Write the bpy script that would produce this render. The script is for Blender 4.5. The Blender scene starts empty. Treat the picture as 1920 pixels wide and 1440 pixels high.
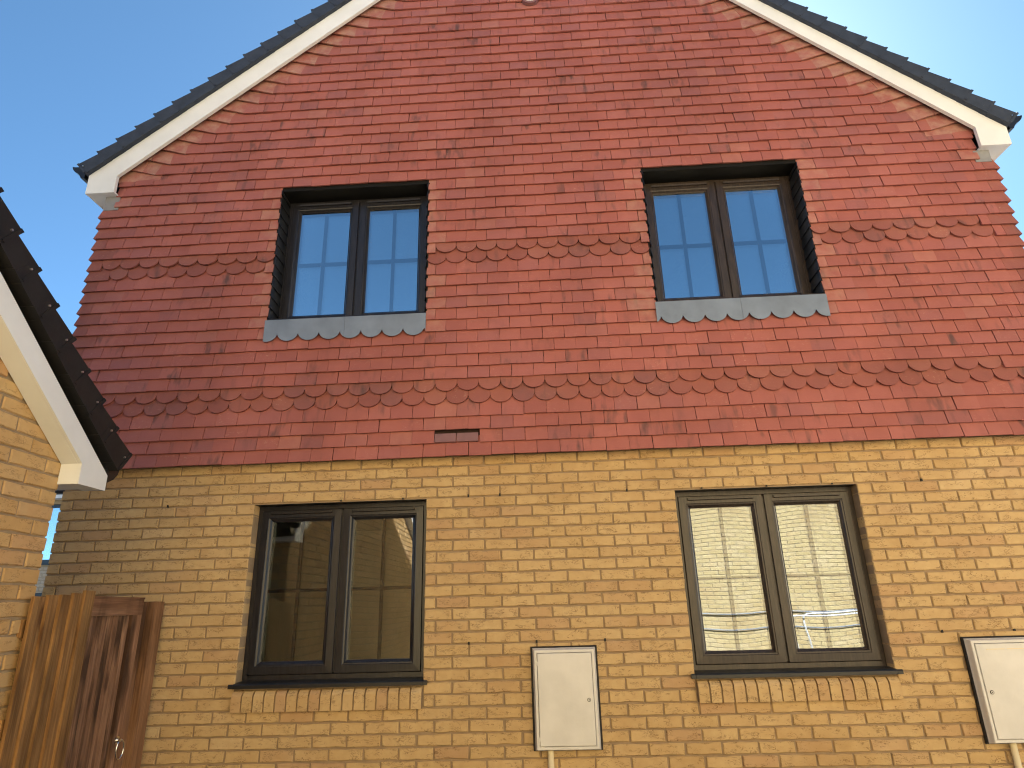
import bpy, math, random
from mathutils import Vector, Matrix

random.seed(7)
rnd = random.Random(11)
scene = bpy.context.scene
col = scene.collection

# ------------------------------------------------------------------ camera
CAM = Vector((0.840065, -4.540260, 1.481456))
YAW, PITCH, ROLL, FPX = -0.044985, 0.340867, -0.027532, 1196.5776
fwd = Vector((math.sin(YAW) * math.cos(PITCH), math.cos(YAW) * math.cos(PITCH), math.sin(PITCH)))
rt = Vector((math.cos(YAW), -math.sin(YAW), 0.0))
up = rt.cross(fwd)
rt2 = math.cos(ROLL) * rt + math.sin(ROLL) * up
up2 = -math.sin(ROLL) * rt + math.cos(ROLL) * up
cd = bpy.data.cameras.new("camera")
cam = bpy.data.objects.new("camera", cd)
col.objects.link(cam)
m3 = Matrix((rt2, up2, -fwd)).transposed()
cam.matrix_world = Matrix.Translation(CAM) @ m3.to_4x4()
cd.sensor_width = 36.0
cd.sensor_fit = 'HORIZONTAL'
cd.lens = 36.0 * FPX / 1920.0
cd.clip_start = 0.05
cd.clip_end = 2000
scene.camera = cam

# ------------------------------------------------------------------ sky and sun
SUN_AZ, SUN_EL = 20.0, 42.0            # azimuth from +Y (behind the house) towards +X
world = bpy.data.worlds.new("World")
scene.world = world
world.use_nodes = True
wn = world.node_tree.nodes
sky = wn.new("ShaderNodeTexSky")
sky.sky_type = 'NISHITA'
sky.sun_disc = False
sky.sun_elevation = math.radians(SUN_EL)
sky.sun_rotation = math.radians(SUN_AZ)
sky.air_density = 0.38
sky.dust_density = 0.15
sky.ozone_density = 1.5
balance = wn.new("ShaderNodeMix")          # daylight white balance of the whole sky
balance.data_type = 'RGBA'
balance.blend_type = 'MULTIPLY'
balance.inputs[0].default_value = 1.0
balance.inputs[7].default_value = (0.69, 0.965, 0.945, 1)
world.node_tree.links.new(sky.outputs[0], balance.inputs[6])
world.node_tree.links.new(balance.outputs[2], wn["Background"].inputs[0])
wn["Background"].inputs[1].default_value = 0.05

sd = Vector((math.sin(math.radians(SUN_AZ)) * math.cos(math.radians(SUN_EL)),
             math.cos(math.radians(SUN_AZ)) * math.cos(math.radians(SUN_EL)),
             math.sin(math.radians(SUN_EL))))
sl = bpy.data.lights.new("sun", 'SUN')
sl.energy = 5.0
sl.angle = math.radians(0.5)
sl.color = (1.0, 0.96, 0.935)
so = bpy.data.objects.new("sun", sl)
so.rotation_euler = (-sd).to_track_quat('-Z', 'Y').to_euler()
so.location = (10, 20, 30)
col.objects.link(so)

scene.cycles.pixel_filter_type = 'BLACKMAN_HARRIS'
scene.cycles.filter_width = 1.15
scene.view_settings.view_transform = 'Standard'
scene.view_settings.look = 'None'
scene.view_settings.exposure = 3.06
scene.view_settings.gamma = 1.0
scene.view_settings.use_curve_mapping = False
scene.cycles.max_bounces = 8
scene.cycles.diffuse_bounces = 5
scene.cycles.transparent_max_bounces = 16


# ------------------------------------------------------------------ materials
class NT:
    def __init__(self, name):
        self.m = bpy.data.materials.new(name)
        self.m.use_nodes = True
        self.t = self.m.node_tree
        self.n = self.t.nodes
        self.b = self.n["Principled BSDF"]
        self.out = self.n["Material Output"]

    def link(self, a, b):
        self.t.links.new(a, b)

    def set(self, sock, v):
        if hasattr(v, "is_output"):
            self.link(v, sock)
        else:
            sock.default_value = v

    def math(self, op, a, b=0.5, clamp=False):
        x = self.n.new("ShaderNodeMath")
        x.operation = op
        x.use_clamp = clamp
        self.set(x.inputs[0], a)
        self.set(x.inputs[1], b)
        return x.outputs[0]

    def ramp(self, f, stops, interp='LINEAR'):
        r = self.n.new("ShaderNodeValToRGB")
        r.color_ramp.interpolation = interp
        e = r.color_ramp.elements
        while len(e) < len(stops):
            e.new(0.5)
        for k, (p, c) in enumerate(stops):
            e[k].position = p
            e[k].color = (c[0], c[1], c[2], 1) if not isinstance(c, (int, float)) else (c, c, c, 1)
        self.link(f, r.inputs[0])
        return r.outputs[0]

    def mix(self, f, a, b, mode='MIX'):
        x = self.n.new("ShaderNodeMix")
        x.data_type = 'RGBA'
        x.blend_type = mode
        self.set(x.inputs[0], f)
        for s, v in ((x.inputs[6], a), (x.inputs[7], b)):
            if hasattr(v, "is_output"):
                self.link(v, s)
            else:
                s.default_value = (v[0], v[1], v[2], 1)
        return x.outputs[2]

    def pos(self):
        return self.n.new("ShaderNodeNewGeometry").outputs["Position"]

    def vmul(self, v, s):
        x = self.n.new("ShaderNodeVectorMath")
        x.operation = 'MULTIPLY'
        self.link(v, x.inputs[0])
        x.inputs[1].default_value = s
        return x.outputs[0]

    def vadd_scaled(self, v, f, d):
        x = self.n.new("ShaderNodeVectorMath")
        x.operation = 'SCALE'
        x.inputs[0].default_value = d
        self.link(f, x.inputs[3])
        y = self.n.new("ShaderNodeVectorMath")
        y.operation = 'ADD'
        self.link(v, y.inputs[0])
        self.link(x.outputs[0], y.inputs[1])
        return y.outputs[0]

    def noise(self, v, scale, detail=3, rough=0.55, dist=0.0):
        x = self.n.new("ShaderNodeTexNoise")
        self.link(v, x.inputs["Vector"])
        x.inputs["Scale"].default_value = scale
        x.inputs["Detail"].default_value = detail
        x.inputs["Roughness"].default_value = rough
        x.inputs["Distortion"].default_value = dist
        return x.outputs[0]

    def bump(self, h, strength, dist=0.002):
        x = self.n.new("ShaderNodeBump")
        x.inputs["Strength"].default_value = strength
        x.inputs["Distance"].default_value = dist
        self.link(h, x.inputs["Height"])
        self.link(x.outputs[0], self.b.inputs["Normal"])

    def rand(self, joined):
        if joined:
            return self.n.new("ShaderNodeNewGeometry").outputs["Random Per Island"]
        return self.n.new("ShaderNodeObjectInfo").outputs["Random"]

    def done(self, colour, rough, spec=0.4):
        self.set(self.b.inputs["Base Color"], colour if hasattr(colour, "is_output") else (*colour, 1))
        self.set(self.b.inputs["Roughness"], rough)
        self.b.inputs["Specular IOR Level"].default_value = spec
        return self.m


def mat_plain(name, c, rough=0.5, spec=0.4, var=0.12, scale=9.0, bump=0.0, bscale=60):
    t = NT(name)
    p = t.pos()
    n = t.noise(p, scale, 4)
    k = t.ramp(n, [(0.3, 1 - var), (0.7, 1 + 0 * var)])
    c2 = t.mix(1.0, c, k, 'MULTIPLY')
    if bump:
        t.bump(t.noise(p, bscale, 4), bump, 0.003)
    r = t.math('MULTIPLY_ADD', t.noise(p, scale * 2.3, 3), 0.2)
    t.n[-1].inputs[2].default_value = rough - 0.1
    return t.done(c2, r, spec)


def mat_clay(name, joined, dusty=0.0, smear=1.0, tone=None):
    t = NT(name)
    r = t.rand(joined)
    p = t.vadd_scaled(t.pos(), r, (37.0, 11.0, 53.0))
    base = t.ramp(r, tone or [(0.0, (0.303, 0.100, 0.089)), (.22, (0.347, 0.116, 0.099)), (.45, (0.321, 0.105, 0.095)), (.66, (0.366, 0.127, 0.110)),
                              (.84, (0.330, 0.116, 0.110)), (.93, (0.279, 0.103, 0.102)), (1.0, (0.385, 0.149, 0.123))])
    n1 = t.noise(p, 14, 5, .6)
    c = t.mix(t.math('MULTIPLY', t.ramp(n1, [(.35, 0.0), (.7, 1.0)]), .35), base, (.30, .092, .08))
    # kiln smoke: dark vertical smears on some of the tiles
    sv = t.vmul(p, (17.0, 17.0, 3.2))
    s = t.noise(sv, 1.0, 3, .5)
    r2 = t.math('FRACT', t.math('MULTIPLY', r, 7.31))
    sm = t.math('MULTIPLY', t.ramp(s, [(.53, 0.0), (.72, 1.0)]), t.math('MULTIPLY', t.ramp(r2, [(.52, 0.0), (.96, .8)]), smear))
    c = t.mix(sm, c, (.072, .048, .050))
    # chalky lime bloom and scuffs
    n2 = t.noise(t.vmul(p, (1, 1, 1.6)), 46, 4, .7)
    r3 = t.math('FRACT', t.math('MULTIPLY', r, 13.7))
    d = t.math('MULTIPLY', t.ramp(n2, [(.58, 0.0), (.72, 1.0)]), t.ramp(r3, [(.72, .10), (1.0, .6)]))
    c = t.mix(d, c, (.50, .30, .22))
    if dusty:
        n3 = t.noise(p, 11, 4, .6)
        c = t.mix(t.math('MULTIPLY', t.ramp(n3, [(.34, 0.0), (.68, 1.0)]), dusty), c, (.43, .262, .205))
    wp = t.noise(t.vmul(t.pos(), (1.5, 1.5, .8)), 1.0, 4, .6)
    c = t.mix(1.0, c, t.ramp(wp, [(.34, .86), (.62, 1.06)]), 'MULTIPLY')
    t.bump(t.noise(p, 120, 4, .6), .35, .003)
    return t.done(c, .74, .3)


def mat_brick(name, joined, tone=None, crease=1.0):
    t = NT(name)
    r = t.rand(joined)
    p = t.vadd_scaled(t.pos(), r, (31.0, 7.0, 43.0))
    base = t.ramp(r, tone or [(0.0, (0.486, 0.336, 0.165)), (.2, (0.533, 0.378, 0.195)), (.42, (0.503, 0.346, 0.172)), (.6, (0.546, 0.391, 0.206)),
                              (.78, (0.493, 0.341, 0.177)), (.9, (0.474, 0.311, 0.165)), (.965, (0.447, 0.290, 0.165)), (1.0, (0.566, 0.416, 0.231))])
    n1 = t.noise(p, 22, 5, .65)
    c = t.mix(t.math('MULTIPLY', t.ramp(n1, [(.35, 0.0), (.7, 1.0)]), .38), base, (.40, .25, .11))
    n4 = t.noise(p, 7, 2)
    c = t.mix(t.math('MULTIPLY', t.ramp(n4, [(.5, 0.0), (.75, 1.0)]), .3), c, (.60, .43, .23))
    # folded creases of a stock brick
    cv = t.vmul(p, (1.0, 1.0, 2.1))
    a = t.noise(cv, 21, 3, .6, 1.1)
    line = t.ramp(t.math('ABSOLUTE', t.math('SUBTRACT', a, .5)), [(0.0, 1.0), (.012, 1.0), (.026, 0.0)])
    mask = t.ramp(t.noise(cv, 13, 2), [(.50, 0.0), (.56, 1.0)])
    pit = t.ramp(t.noise(p, 85, 2, .5), [(.70, 0.0), (.75, 1.0)])
    cr = t.math('MAXIMUM', t.math('MULTIPLY', line, mask), t.math('MULTIPLY', pit, .55))
    cr = t.math('MULTIPLY', cr, .62 * crease)
    c = t.mix(cr, c, (.115, .062, .030))
    wp = t.noise(t.vmul(t.pos(), (1.3, 1.3, 1.1)), 1.0, 5, .62)
    c = t.mix(t.ramp(wp, [(.50, 0.0), (.72, .42)]), c, (.33, .185, .075))
    c = t.mix(t.ramp(wp, [(.28, .22), (.44, 0.0)]), c, (.56, .43, .27))
    h = t.math('SUBTRACT', t.math('MULTIPLY', t.noise(p, 75, 5, .65), .7), t.math('MULTIPLY', cr, .8))
    t.bump(h, .5, .004)
    return t.done(c, .88, .2)


def mat_wood(name, light, dark, mid, streak, horizontal=False, joined=False):
    t = NT(name)
    r = t.rand(joined)
    p = t.vadd_scaled(t.pos(), r, (23.0, 9.0, 31.0))
    g = t.vmul(p, (1.4, 1.4, 38.0) if horizontal == 'z' else ((24.0, 1.2, 24.0) if horizontal else (44.0, 44.0, 1.5)))
    n = t.noise(g, 1.0, 5, .6, .6)
    c = t.ramp(n, [(.25, dark), (.48, mid), (.72, light)])
    fine = t.noise(t.vmul(g, (3.5, 3.5, 3.5)), 1.0, 3)
    c = t.mix(t.math('MULTIPLY', t.ramp(fine, [(.42, 1.0), (.55, 0.0)]), .35), c, dark)
    blotch = t.noise(t.vmul(p, (7, 7, 1.6)), 1.0, 3, .6)
    c = t.mix(t.math('MULTIPLY', t.ramp(blotch, [(.46, 0.0), (.62, 1.0)]), streak), c, (dark[0] * .35, dark[1] * .33, dark[2] * .33))
    # knots
    vo = t.n.new("ShaderNodeTexVoronoi")
    t.link(t.vmul(p, (6.0, 6.0, 2.1)), vo.inputs["Vector"])
    vo.inputs["Scale"].default_value = 1.0
    kn = t.ramp(vo.outputs["Distance"], [(.07, 1.0), (.16, 0.0)])
    c = t.mix(t.math('MULTIPLY', kn, .75), c, (dark[0] * .5, dark[1] * .4, dark[2] * .4))
    t.bump(n, .9, .006)
    tone = t.ramp(t.math('FRACT', t.math('MULTIPLY', r, 5.3)), [(0.0, .80), (1.0, 1.08)])
    c = t.mix(1.0, c, tone, 'MULTIPLY')
    return t.done(c, .72, .3)


M = {}
M['tile'] = mat_clay('clay_tile', False)
M['tile_j'] = mat_clay('clay_tile_joined', True)
M['club'] = mat_clay('clay_club_tile', False, 0.0, .8,
                     [(0.0, (0.238, 0.081, 0.071)), (.3, (0.294, 0.101, 0.079)), (.55, (0.257, 0.089, 0.077)), (.8, (0.308, 0.116, 0.092)), (1.0, (0.212, 0.085, 0.083))])
M['verge_clay'] = mat_clay('clay_verge_tile', False, .80, .4)
M['jamb_clay'] = mat_clay('clay_jamb_tile', False, .40, .8)
M['corner_clay'] = mat_clay('clay_corner_tile', False, .1, .6,
                            [(0.0, (0.230, 0.077, 0.069)), (.4, (0.280, 0.090, 0.074)), (.8, (0.255, 0.085, 0.077)), (1.0, (0.305, 0.103, 0.086))])
M['brick'] = mat_brick('buff_brick', False)
M['brick_j'] = mat_brick('buff_brick_joined', True)
M['gbrick'] = mat_brick('yellow_brick', False,
                        [(0.0, (.50, .30, .12)), (.3, (.57, .37, .165)), (.6, (.53, .325, .135)), (.8, (.59, .40, .19)), (.93, (.50, .28, .13)), (1.0, (.62, .42, .21))], .7)
M['gbrick_j'] = mat_brick('yellow_brick_joined', True,
                          [(0.0, (.50, .30, .12)), (.3, (.57, .37, .165)), (.6, (.53, .325, .135)), (.8, (.59, .40, .19)), (.93, (.50, .28, .13)), (1.0, (.62, .42, .21))], .7)
M['grey_brick'] = mat_brick('grey_brick_joined', True, [(0.0, (.46, .40, .32)), (.5, (.52, .46, .38)), (1.0, (.42, .36, .29))], .4)
M['pale_brick'] = mat_brick('pale_brick_joined', True,
                            [(0.0, (0.474, 0.387, 0.194)), (.3, (0.538, 0.449, 0.243)), (.6, (0.506, 0.418, 0.215)), (1.0, (0.553, 0.464, 0.272))], .5)
M['mortar'] = mat_plain('mortar', (.335, .245, .160), .95, .1, .25, 14, .5, 160)
M['gmortar'] = mat_plain('pale_mortar', (.36, .265, .165), .95, .1, .22, 14, .5, 160)
M['pmortar'] = mat_plain('light_mortar', (.38, .32, .22), .95, .1, .1)
M['white'] = mat_plain('white_plastic', (.775, .80, .825), .42, .4, .10, 4, .04, 40)
M['cream'] = mat_plain('cream_plastic', (.655, .640, .625), .50, .35, .12, 7, .12, 90)
M['cream_pipe'] = mat_plain('cream_pipe', (.72, .62, .42), .42, .4, .08, 6)
M['black_plastic'] = mat_plain('black_plastic', (.014, .014, .016), .38, .45, .3, 12)
M['seal'] = mat_plain('black_sealant', (.016, .014, .014), .55, .3, .3, 30, .5, 60)
M['roof_tile'] = mat_plain('grey_roof_tile_sky_tint', (.038, .049, .076), .62, .35, .32, 12, .25, 80)  # grey tile; the blue of the reflected sky is put into its colour
M['verge_black'] = mat_plain('black_verge_tile', (.014, .013, .013), .58, .35, .3, 10, .25, 70)
M['lead'] = mat_plain('lead_sheet', (.185, .235, .335), .50, .45, .28, 6, .15, 25)
M['grey_felt'] = mat_plain('grey_felt', (.26, .27, .30), .8, .2, .2, 12)
M['under'] = mat_plain('dark_underlay', (.045, .028, .024), .95, .1, .2)
M['soft'] = mat_plain('black_soffit', (.006, .006, .006), .6, .2, .2)
_bb = NT('matt_black')
_bb.done((.004, .004, .005), .9, 0.0)
M['bar'] = _bb.m
M['tar'] = mat_plain('tarmac', (.075, .072, .068), .95, .1, .3, 4, .6, 90)
M['paving'] = mat_plain('paving', (.20, .18, .155), .9, .1, .25, 5, .4, 60)
M['room'] = mat_plain('plaster', (.42, .38, .30), .95, .1, .1)
M['chrome'] = NT('chrome').done((.75, .75, .76), .16)
M['chrome'].node_tree.nodes["Principled BSDF"].inputs["Metallic"].default_value = 1.0
M['steel'] = NT('galvanised_steel').done((.62, .63, .64), .38)
M['steel'].node_tree.nodes["Principled BSDF"].inputs["Metallic"].default_value = 1.0
M['vent'] = mat_plain('purple_brown_plastic', (.215, .105, .112), .42, .4, .12, 20)
M['fence'] = mat_wood('treated_fence_wood', (.44, .255, .100), (.150, .072, .028), (.33, .172, .060), .50)
M['gate'] = mat_wood('weathered_gate_wood', (.43, .250, .155), (.105, .050, .028), (.28, .145, .082), .85)
M['gate_h'] = mat_wood('weathered_rail_wood', (.36, .20, .12), (.10, .046, .026), (.25, .125, .070), .45, True)
M['post'] = mat_wood('post_wood', (.36, .20, .105), (.11, .050, .024), (.26, .132, .064), .65)


def mat_frame(name, c, rough):
    t = NT(name)
    p = t.pos()
    n = t.noise(t.vmul(p, (60.0, 60.0, 6.0)), 1.0, 4, .6, .3)
    k = t.mix(t.ramp(n, [(.4, 0.0), (.65, 1.0)]), c, (c[0] * 2.1, c[1] * 2.0, c[2] * 2.0))
    t.bump(n, .22, .002)
    return t.done(k, rough, .45)


M['frame_black'] = mat_frame('black_woodgrain', (.0105, .0105, .0135), .32)  # black frame, base slightly blued to carry the sky's sheen
M['frame_reflection_tint'] = mat_frame('black_woodgrain_reflection_tint', (.021, .0155, .013), .36)  # same black frame; brown reflected from the wall opposite is put into colour


def mat_glass(name, base):
    m = bpy.data.materials.new(name)
    m.use_nodes = True
    n, l = m.node_tree.nodes, m.node_tree.links
    n.remove(n["Principled BSDF"])
    tr = n.new("ShaderNodeBsdfTransparent")
    tr.inputs[0].default_value = (.80, .84, .82, 1)
    gl = n.new("ShaderNodeBsdfGlossy")
    gl.inputs["Roughness"].default_value = 0.0
    gl.inputs["Color"].default_value = (.93, .97, 1.0, 1)
    fr = n.new("ShaderNodeFresnel")
    fr.inputs[0].default_value = 1.5
    ad = n.new("ShaderNodeMath")
    ad.operation = 'ADD'
    ad.use_clamp = True
    ad.inputs[1].default_value = base
    l.new(fr.outputs[0], ad.inputs[0])
    mx = n.new("ShaderNodeMixShader")
    l.new(ad.outputs[0], mx.inputs[0])
    l.new(tr.outputs[0], mx.inputs[1])
    l.new(gl.outputs[0], mx.inputs[2])
    l.new(mx.outputs[0], n["Material Output"].inputs[0])
    return m


M['glass'] = mat_glass('coated_glass', .082)
M['glass_up'] = mat_glass('mirror_coated_glass', .34)
M['glass_inner'] = mat_glass('inner_coated_glass', .60)


# ------------------------------------------------------------------ helpers
class MB:
    """collects geometry for one mesh object"""

    def __init__(self):
        self.v, self.f, self.mi = [], [], []

    def add(self, vs, fs, mi=0):
        o = len(self.v)
        self.v += [tuple(p) for p in vs]
        self.f += [tuple(o + i for i in f) for f in fs]
        self.mi += [mi] * len(fs)

    def box(self, x0, x1, y0, y1, z0, z1, mi=0):
        vs = [(x, y, z) for x in (x0, x1) for y in (y0, y1) for z in (z0, z1)]
        self.add(vs, [(0, 1, 3, 2), (4, 6, 7, 5), (0, 4, 5, 1), (2, 3, 7, 6), (0, 2, 6, 4), (1, 5, 7, 3)], mi)

    def prism_y(self, poly, y0, y1, mi=0):
        """poly in XZ (any winding), extruded in Y"""
        n = len(poly)
        vs = [(p[0], y0, p[1]) for p in poly] + [(p[0], y1, p[1]) for p in poly]
        fs = [tuple(range(n)), tuple(range(2 * n - 1, n - 1, -1))]
        fs += [(i, n + i, n + (i + 1) % n, (i + 1) % n) for i in range(n)]
        self.add(vs, fs, mi)

    def prism_x(self, poly, x0, x1, mi=0):
        """poly in YZ"""
        n = len(poly)
        vs = [(x0, p[0], p[1]) for p in poly] + [(x1, p[0], p[1]) for p in poly]
        fs = [tuple(range(n)), tuple(range(2 * n - 1, n - 1, -1))]
        fs += [(i, n + i, n + (i + 1) % n, (i + 1) % n) for i in range(n)]
        self.add(vs, fs, mi)

    def prism_z(self, poly, z0, z1, mi=0):
        n = len(poly)
        vs = [(p[0], p[1], z0) for p in poly] + [(p[0], p[1], z1) for p in poly]
        fs = [tuple(range(n)), tuple(range(2 * n - 1, n - 1, -1))]
        fs += [(i, n + i, n + (i + 1) % n, (i + 1) % n) for i in range(n)]
        self.add(vs, fs, mi)

    def tube(self, pts, r, seg=10, mi=0):
        rings = []
        pts = [Vector(p) for p in pts]
        for i, p in enumerate(pts):
            d = (pts[min(i + 1, len(pts) - 1)] - pts[max(i - 1, 0)]).normalized()
            a = d.orthogonal().normalized() if i == 0 else (rings_a - d * rings_a.dot(d)).normalized()
            rings_a = a
            b = d.cross(a)
            rings.append([p + r * (math.cos(2 * math.pi * k / seg) * a + math.sin(2 * math.pi * k / seg) * b) for k in range(seg)])
        vs = [v for rg in rings for v in rg]
        fs = []
        for i in range(len(rings) - 1):
            for k in range(seg):
                a, b = i * seg + k, i * seg + (k + 1) % seg
                fs.append((a, b, b + seg, a + seg))
        fs += [tuple(range(seg - 1, -1, -1)), tuple(range((len(rings) - 1) * seg, len(rings) * seg))]
        self.add(vs, fs, mi)

    def ring(self, x0, x1, z0, z1, prof, mi=0):
        """mitred rectangular frame; prof = [(inset, y)...] from outside back to inside back"""
        vs, fs = [], []
        for (i, y) in prof:
            vs += [(x0 + i, y, z0 + i), (x1 - i, y, z0 + i), (x1 - i, y, z1 - i), (x0 + i, y, z1 - i)]
        n = len(prof)
        for k in range(n):
            k2 = (k + 1) % n
            for c in range(4):
                c2 = (c + 1) % 4
                fs.append((k * 4 + c, k * 4 + c2, k2 * 4 + c2, k2 * 4 + c))
        self.add(vs, fs, mi)

    def mesh(self, name, mats, smooth=False):
        me = bpy.data.meshes.new(name)
        me.from_pydata(self.v, [], self.f)
        for mt in (mats if isinstance(mats, (list, tuple)) else [mats]):
            me.materials.append(mt)
        me.polygons.foreach_set("material_index", self.mi)
        if smooth:
            me.polygons.foreach_set("use_smooth", [True] * len(self.f))
        me.update()
        import bmesh as _b
        bm = _b.new()
        bm.from_mesh(me)
        _b.ops.recalc_face_normals(bm, faces=bm.faces)
        bm.to_mesh(me)
        bm.free()
        return me


def link(name, me, parent=None, loc=(0, 0, 0)):
    o = bpy.data.objects.new(name, me)
    o.location = loc
    if parent is not None:
        o.parent = parent
    col.objects.link(o)
    return o


def obj(name, mb, mat, parent=None, smooth=False, loc=(0, 0, 0)):
    return link(name, mb.mesh(name, mat, smooth), parent, loc)


def thing(name, label, cat, group=None):
    o = bpy.data.objects.new(name, None)
    o.empty_display_size = .2
    o['label'] = label
    o['category'] = cat
    if group:
        o['group'] = group
    col.objects.link(o)
    return o


def part(name, parent):
    o = bpy.data.objects.new(name, None)
    o.empty_display_size = .1
    o.parent = parent
    col.objects.link(o)
    return o


def structure(o):
    o['kind'] = 'structure'
    return o


def shown(p, w, h, margin=40):
    """size in px^2 of a w x h piece at p; 0 when it is out of frame"""
    d = Vector(p) - CAM
    z = d.dot(fwd)
    if z < .1:
        return 0
    x = 960 + FPX * d.dot(rt2) / z
    y = 720 - FPX * d.dot(up2) / z
    if x < -margin or x > 1920 + margin or y < -margin or y > 1440 + margin:
        return 0
    return w * h * (FPX / z) ** 2


HZ = 2.25                  # height of the ground-floor window heads above the ground

# ------------------------------------------------------------------ ground
g = MB()
g.box(-300, 300, -300, 300, -.3, 0.0)
structure(obj('ground', g, M['tar']))
g = MB()
g.box(-1.55, 7.5, -.9, -.012, 0.0, .03)
structure(obj('path', g, M['paving']))

# ------------------------------------------------------------------ the house
house = thing('house', 'large house with red hung clay tiles above buff brick and dark windows', 'house')
XL, XR = -2.719, 4.465      # brick corners
TL_, TR_ = -2.850, 4.605    # tile corners
TY = -.088                  # face of the tile tails
WIN = dict(ll=(-1.2564, 0.0, HZ - 1.2, HZ), lr=(1.76, 3.0164, HZ - 1.2, HZ),
           ul=(-1.272, -.018, HZ + 1.437, HZ + 2.650), ur=(1.764, 3.030, HZ + 1.437, HZ + 2.650))
YF = .095                   # face of the window frames

# gable geometry (measured barge lines)
SLL, SLR = .857, .905
IBL = lambda z: -2.760 + (z - HZ - 2.890) / SLL      # inner barge edge, left, at height z
IBR = lambda z: 4.505 - (z - HZ - 2.890) / SLR
APX = (4.505 * SLR - 2.760 * SLL) / (SLL + SLR)
APZ = HZ + 2.890 + SLL * (APX + 2.760)

# ---- wall backing with window openings
def wall_strips(mb, x0, x1, z0, z1, y0, y1, holes):
    zs = sorted({z0, z1, *[h[2] for h in holes], *[h[3] for h in holes]})
    zs = [z for z in zs if z0 <= z <= z1]
    for a, b in zip(zs[:-1], zs[1:]):
        hs = sorted([h for h in holes if h[2] <= a + 1e-6 and h[3] >= b - 1e-6])
        x = x0
        for h in hs:
            mb.box(x, h[0], y0, y1, a, b)
            x = h[1]
        mb.box(x, x1, y0, y1, a, b)

brick_wall = MB()
wall_strips(brick_wall, XL + .006, XR - .006, 0, HZ + .345, .0098, .30, [WIN['ll'], WIN['lr']])
wall = obj('wall', brick_wall, M['mortar'], house)

cl = MB()
wall_strips(cl, XL - .02, XR + .02, HZ + .35, HZ + 2.86, -.045, .30, [WIN['ul'], WIN['ur']])
cl.prism_y([(XL - .02, HZ + 2.86), (XR + .02, HZ + 2.86), (APX + .0, APZ - .02)], -.045, .30)
cladding = obj('tile_cladding', cl, M['under'], house)

# other walls, so that the house is a closed body
ob = MB()
ob.box(XL, XL + .3, .302, 9.0, 0, HZ + 2.86)
ob.box(XR - .3, XR, .302, 9.0, 0, HZ + 2.86)
ob.box(XL, XR, 9.0, 9.3, 0, HZ + 2.86)
ob.prism_y([(XL, HZ + 2.86), (XR, HZ + 2.86), (APX, APZ)], 9.0, 9.3)
ob.box(XL + .3, XR - .3, .302, 9.0, HZ + .40, HZ + .60)
ob.box(XL + .3, XR - .3, .302, 9.0, HZ + 2.70, HZ + 2.85)
obj('side_wall', ob, M['mortar'], house)

# ---- bricks -------------------------------------------------------------
def brick_shape(w, h, d, rg, amp=.0016):
    """one brick: face at y=0 looking to -Y, lower left corner at the origin, uneven arrises"""
    nx = 4 if w > .15 else 2
    out = []
    for i in range(nx):
        out.append((w * i / nx, 0))
    out += [(w, 0)]
    for i in range(nx, 0, -1):
        out.append((w * i / nx, h))
    out += [(0, h)]
    n = len(out)
    cx, cz = w / 2, h / 2
    o1, i1 = [], []
    for (x, z) in out:
        jx, jz = rg.uniform(-amp, amp), rg.uniform(-amp, amp)
        if rg.random() < .10:
            jx += -math.copysign(.003, x - cx)
            jz += -math.copysign(.003, z - cz)
        o1.append((x + jx, .0045 + rg.uniform(0, .001), z + jz))
        e = rg.uniform(.0028, .0055)
        i1.append((x + jx - math.copysign(min(e, abs(x - cx)), x - cx), rg.uniform(-.0012, .0012), z + jz - math.copysign(e, z - cz)))
    bk = [(p[0], d, p[2]) for p in o1]
    vs = i1 + o1 + bk
    fs = [tuple(range(n))]
    for i in range(n):
        j = (i + 1) % n
        fs += [(i, n + i, n + j, j), (n + i, 2 * n + i, 2 * n + j, n + j)]
    return vs, fs


def lay_bricks(cands, parent, mat, mat_j, name='brick', xf=None, limit=300):
    """cands: (x, z, w, h, d); the largest in view become objects, the rest one joined mesh.
    xf maps a local (x, y, z) of a wall looking to -Y into the world (None = identity)"""
    rg = random.Random(5)
    ident = xf is None
    R = Matrix.Identity(4) if ident else xf
    sc = []
    for c in cands:
        p = R @ Vector((c[0] + c[2] / 2, 0, c[1] + c[3] / 2))
        sc.append(shown(p, c[2], c[3]))
    order = sorted(range(len(cands)), key=lambda i: -sc[i])
    single = [i for i in order[:limit] if sc[i] > 30]
    ss = set(single)
    rest = [i for i in range(len(cands)) if i not in ss]
    cache = {}
    for i in single:
        x, z, w, h, d = cands[i]
        k = (round(w, 3), round(h, 3), round(d, 3))
        pool = cache.setdefault(k, [])
        if len(pool) < 10:
            mb = MB()
            mb.add(*brick_shape(w, h, d, rg))
            pool.append(mb.mesh(name, mat))
            me = pool[-1]
        else:
            me = rg.choice(pool)
        o = link(name, me, parent)
        o.matrix_local = R @ Matrix.Translation((x + rg.uniform(-.001, .001), rg.uniform(-.0018, .0018), z + rg.uniform(-.0012, .0012))) @ Matrix.Rotation(rg.uniform(-.006, .006), 4, 'Y')
    if rest:
        mb = MB()
        for i in rest:
            x, z, w, h, d = cands[i]
            vs, fs = brick_shape(w, h, d, rg)
            dy = rg.uniform(-.0018, .0018)
            mb.add([R @ Vector((v[0] + x, v[1] + dy, v[2] + z)) for v in vs], fs)
        o = obj(name + 'work', mb, mat_j, parent)
        o['kind'] = 'stuff'


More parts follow.
